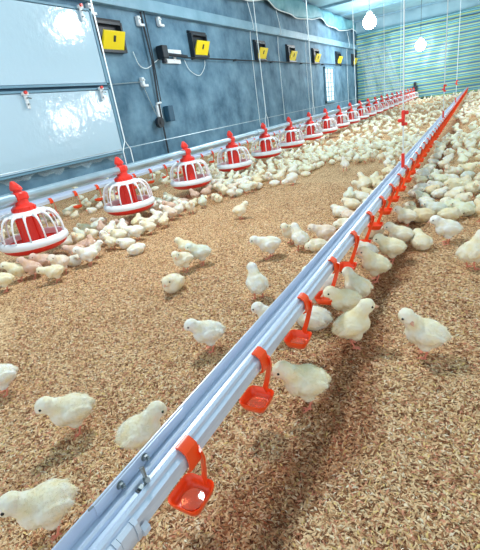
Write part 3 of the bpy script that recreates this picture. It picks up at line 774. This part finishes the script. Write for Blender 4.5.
# the crowd: candidate spots on the floor, thinned by where the birds gather
def density(x, y):
    nz_ = noise.noise(Vector((x * 1.7, y * 1.1, 5.0)))
    if y > 5.1: return (.8 if nz_ > -.12 else .06) if x < -.42 or x > -.2 else .25
    if x > -.42:
        if x < -.31: return 0
        if y < 1.95: return 0
        if y < 2.25: return .95 if x > -.2 + (2.25 - y) * .9 else .5
        if y < 3.2: return .06 if (-.24 < x < -.1 and 2.85 < y < 3.25) else .98
        if y < 4.0: return .85 if x < -.17 else .05
        if y < 4.55: return .95
        return .35
    if x > -1.2 and y > 3.75: return .75 if (y > 4.35 or x > -.75) and nz_ > -.2 else .12
    if x > -.62 and y > 2.2: return .7 if y < 2.9 else .25
    edge = -1.63 if y < 2.4 else -1.63 + .40 * min(1, (y - 2.4) / .9)
    if x > edge: return 0
    if x > (-2.14 if y < 3.4 else -2.28): return .95 if (x > -1.95 or y > 2.2) else .75
    if x > -2.62: return .02 if y < 3.2 else .3
    if x > -3.1: return .4 if y < 4.2 else .7
    return .08 if y < 4 else .4
CR = random.Random(11); pts = [(p[0], p[1]) for p in placed]; grid = {}
def key(x, y): return (int(x // .2), int(y // .2))
for p in pts: grid.setdefault(key(*p), []).append(p)
for k_ in range(110000):
    y = 1.15 + 15.9 * CR.random() ** 1.25; x = CR.uniform(-3.95, .2 + .06 * y)
    if CR.random() > density(x, y): continue
    dm = .078 if y < 5.1 else (.138 if y < 9 else .20)
    if x < -2.5 and y < 5.1: dm = .125 if x > -3.1 else .3
    if x < -2.5 and 5.1 <= y: dm = .17
    if -2.62 < x < -2.14 and y < 3.2: continue
    if abs(x - PX) < .046 + (.03 if y > 6 else 0) or (abs(x + 2.8) < .05): continue
    if any(math.hypot(x - FX, y - fy) < .205 for fy in FY): continue
    kx, ky = key(x, y)
    if any((x - q[0]) ** 2 + (y - q[1]) ** 2 < dm * dm for i in (-1, 0, 1) for j in (-1, 0, 1) for q in grid.get((kx + i, ky + j), ())): continue
    grid.setdefault((kx, ky), []).append((x, y)); pts.append((x, y))
crowd = sorted(pts[len(NEAR):], key=lambda p: math.hypot(p[0], p[1]))
n_ind = 300 - len(NEAR)
WORD = {'tan': 'tan', 'white': 'white', 'cream': 'cream', 'yellow': 'yellowish', 'pink': 'pinkish', 'rose': 'rosy brown', 'grey': 'greyish white', 'green': 'pale'}
PW = {'stand': 'standing', 'reach': 'leaning', 'side': 'standing', 'lie': 'resting', 'doze': 'dozing', 'up': 'upright', 'walk': 'walking', 'peck': 'pecking', 'back': 'preening'}
info = []
for x, y in crowd[:n_ind]:
    feeding = x < -1.2 and min(math.hypot(x - FX, y - fy) for fy in FY) < .36
    if feeding: po = CR.choice(['stand', 'stand', 'reach', 'side', 'lie']); ti = CR.choice(['white', 'cream', 'cream', 'white', 'grey', 'pink', 'rose' if y < 3.0 else 'white', 'rose' if y < 2.8 and x > -1.95 else 'white', 'yellow'])
    else: po = CR.choice(['lie', 'lie', 'doze', 'stand', 'side', 'lie', 'reach']); ti = CR.choice(['white', 'cream', 'grey', 'green', 'cream', 'yellow', 'white', 'cream', 'tan'])
    if x < -2.25: place = 'by the wall-side drinker pipe'
    elif x < -1.0 and y < 4.9:
        fk = min(range(len(FY)), key=lambda i: abs(FY[i] - y)); place = 'around the ' + ords[fk] + ' feeder'
    elif x < -.33: place = 'left of the front drinker rail'
    elif y < 3.25: place = 'right of the front drinker rail'
    else: place = 'farther off right of the drinker rail'
    if x > -2.25 and y > 4.9: place = 'in the dense crowd of the middle floor'
    info.append((x, y, po, ti, place))
def sx_(x, y):
    d = Vector((x, y, -.6)); cx = Vector((XR[0], YR[0], ZR[0])).dot(d); cz = Vector((XR[2], YR[2], ZR[2])).dot(d); return cx / cz
seen = {}
for x, y, po, ti, place in sorted(info, key=lambda q: sx_(q[0], q[1])):
    h = CR.uniform(0, 360)
    k = (WORD[ti], PW[po], place); seen[k] = seen.get(k, 0) + 1; n = seen[k]
    if y > 4.9: lb = 'small pale chick ' + place
    else: lb = f"{WORD[ti]} chick {PW[po]} {place}, {ords[min(n, 22) - 1]} from left"
    if x < -1.2: g = 'chicks crowding round the feeders'
    else: g = 'chicks gathered along the front drinker pipe' if y < 4.9 else 'chicks massed on the middle floor'
    chick(x, y, h, po, ti, lb, g, CR.uniform(.84, .97), near=(y < 2.9 or po not in CMM))
# birds beyond the nearest three hundred: one mass reaching to the end wall
LOW = {p: make_chick(p, .0068, 0) for p in ('stand', 'lie', 'doze', 'side')}
arr = {}
for p, me in LOW.items():
    me.calc_loop_triangles()
    v = np.empty(len(me.vertices) * 3, np.float32); me.vertices.foreach_get('co', v)
    tr = np.empty(len(me.loop_triangles) * 3, np.int32); me.loop_triangles.foreach_get('vertices', tr)
    mi = np.empty(len(me.loop_triangles), np.int32); me.loop_triangles.foreach_get('material_index', mi)
    arr[p] = (v.reshape(-1, 3), tr.reshape(-1, 3), mi)
VV, FF, MM, off = [], [], [], 0
for x, y in crowd[n_ind:]:
    v, f, mi = arr[CR.choice(['stand', 'lie', 'lie', 'doze', 'side'])]
    a = CR.uniform(0, 2 * PI); s = CR.uniform(.78, .95); ca, sa = math.cos(a) * s, math.sin(a) * s
    w = np.stack([v[:, 0] * ca - v[:, 1] * sa + x, v[:, 0] * sa + v[:, 1] * ca + y, v[:, 2] * s + float(ground_h(x, y))], 1)
    VV.append(w); FF.append(f + off); MM.append(mi); off += len(v)
me = np_mesh('chick_flock', np.concatenate(VV), np.concatenate(FF), smooth=True)
o = link_mesh('chick_flock', me, (m_down, m_leg, m_beak, m_eye))
me.polygons.foreach_set('material_index', np.concatenate(MM)); me.update()
o.color = (.97, .98, .90, 1)
tag(o, 'mass of pale chicks covering the far floor up to the striped curtain', 'chicks', kind='stuff')
print('crowd', len(crowd), 'flock tris', len(me.polygons))
#CE


# ------------------------------------------------------------------ loose husks of the litter, nearest stretch of floor
def husks(n, y0, y1, xf, size, seed):
    R = np.random.default_rng(seed)
    y = y0 + (y1 - y0) * R.random(n) ** 1.15
    lo, hi = xf(y); x = lo + (hi - lo) * R.random(n)
    a = R.random(n) * 2 * PI; L = size * R.uniform(.55, 1.2, n); w = L * R.uniform(.105, .165, n); h = w * .7
    pit = R.normal(0, .28, n); rol = R.normal(0, .6, n)
    loc = np.stack([np.stack([-L / 2, 0 * L, 0 * L], -1), np.stack([0 * L, -w, 0 * L], -1), np.stack([L / 2, 0 * L, -.1 * L], -1), np.stack([0 * L, w, 0 * L], -1), np.stack([0 * L, 0 * L, h], -1)], 1)
    cr, sr = np.cos(rol)[:, None], np.sin(rol)[:, None]
    Y_ = loc[..., 1] * cr - loc[..., 2] * sr; Z_ = loc[..., 1] * sr + loc[..., 2] * cr; X_ = loc[..., 0]
    cp, sp = np.cos(pit)[:, None], np.sin(pit)[:, None]
    X2 = X_ * cp + Z_ * sp; Z2 = -X_ * sp + Z_ * cp
    ca, sa = np.cos(a)[:, None], np.sin(a)[:, None]
    X3 = X2 * ca - Y_ * sa; Y3 = X2 * sa + Y_ * ca
    zz = ground_h(x, y) + R.uniform(.0, .0028, n)
    V = np.stack([X3 + x[:, None], Y3 + y[:, None], Z2 + zz[:, None]], -1).reshape(-1, 3)
    b0 = np.arange(n) * 5
    F = np.concatenate([np.stack([b0 + i, b0 + j, b0 + 4], 1) for i, j in ((0, 1), (1, 2), (2, 3), (3, 0))])
    pal = np.array([(.90, .68, .42), (.80, .56, .33), (.96, .78, .52), (.62, .38, .20), (.38, .19, .09), (.70, .34, .22), (.82, .64, .28), (.20, .085, .04), (.98, .88, .70)])
    pr = np.array([.19, .16, .13, .12, .14, .10, .05, .10, .05])
    ci = R.choice(len(pal), n, p=pr / pr.sum()); c = (pal * np.array([1.06, .96, .87]))[ci] * R.uniform(.85, 1.08, (n, 1))
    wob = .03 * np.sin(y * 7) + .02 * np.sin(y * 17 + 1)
    wet_shade = np.clip(1 - (np.abs(x - WET_SHADE[0] + wob) - WET_SHADE[1] * .7) / .04, 0, 1) * R.uniform(.4, 1, n)
    pch = np.sin(x * 13 + 2 * np.sin(y * 9)) * np.sin(y * 15 + 2 * np.sin(x * 8)); wet_shade = np.maximum(wet_shade, np.clip(pch * 1.2 - .75, 0, .6) * R.random(n))
    c = c * (1 - wet_shade[:, None] * (1 - np.array([.52, .30, .22])))  # husks darkened for damp and, along the strip, for the rail's shadow
    me = np_mesh('litter_husks', V, F)
    at = me.color_attributes.new('husk_colour', 'FLOAT_COLOR', 'POINT')
    cc = np.ones((n * 5, 4), np.float32); cc[:, :3] = np.repeat(np.clip(c, 0, 1), 5, 0); at.data.foreach_set('color', cc.ravel())
    return link_mesh('litter_husks', me, m_husk)
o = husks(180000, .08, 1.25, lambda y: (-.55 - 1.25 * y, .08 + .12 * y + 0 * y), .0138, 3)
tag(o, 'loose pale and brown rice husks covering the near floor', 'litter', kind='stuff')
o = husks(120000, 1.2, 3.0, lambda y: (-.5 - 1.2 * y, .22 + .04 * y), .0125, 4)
tag(o, 'loose rice husks on the floor farther back, between feeders and drinker pipe', 'litter', kind='stuff')
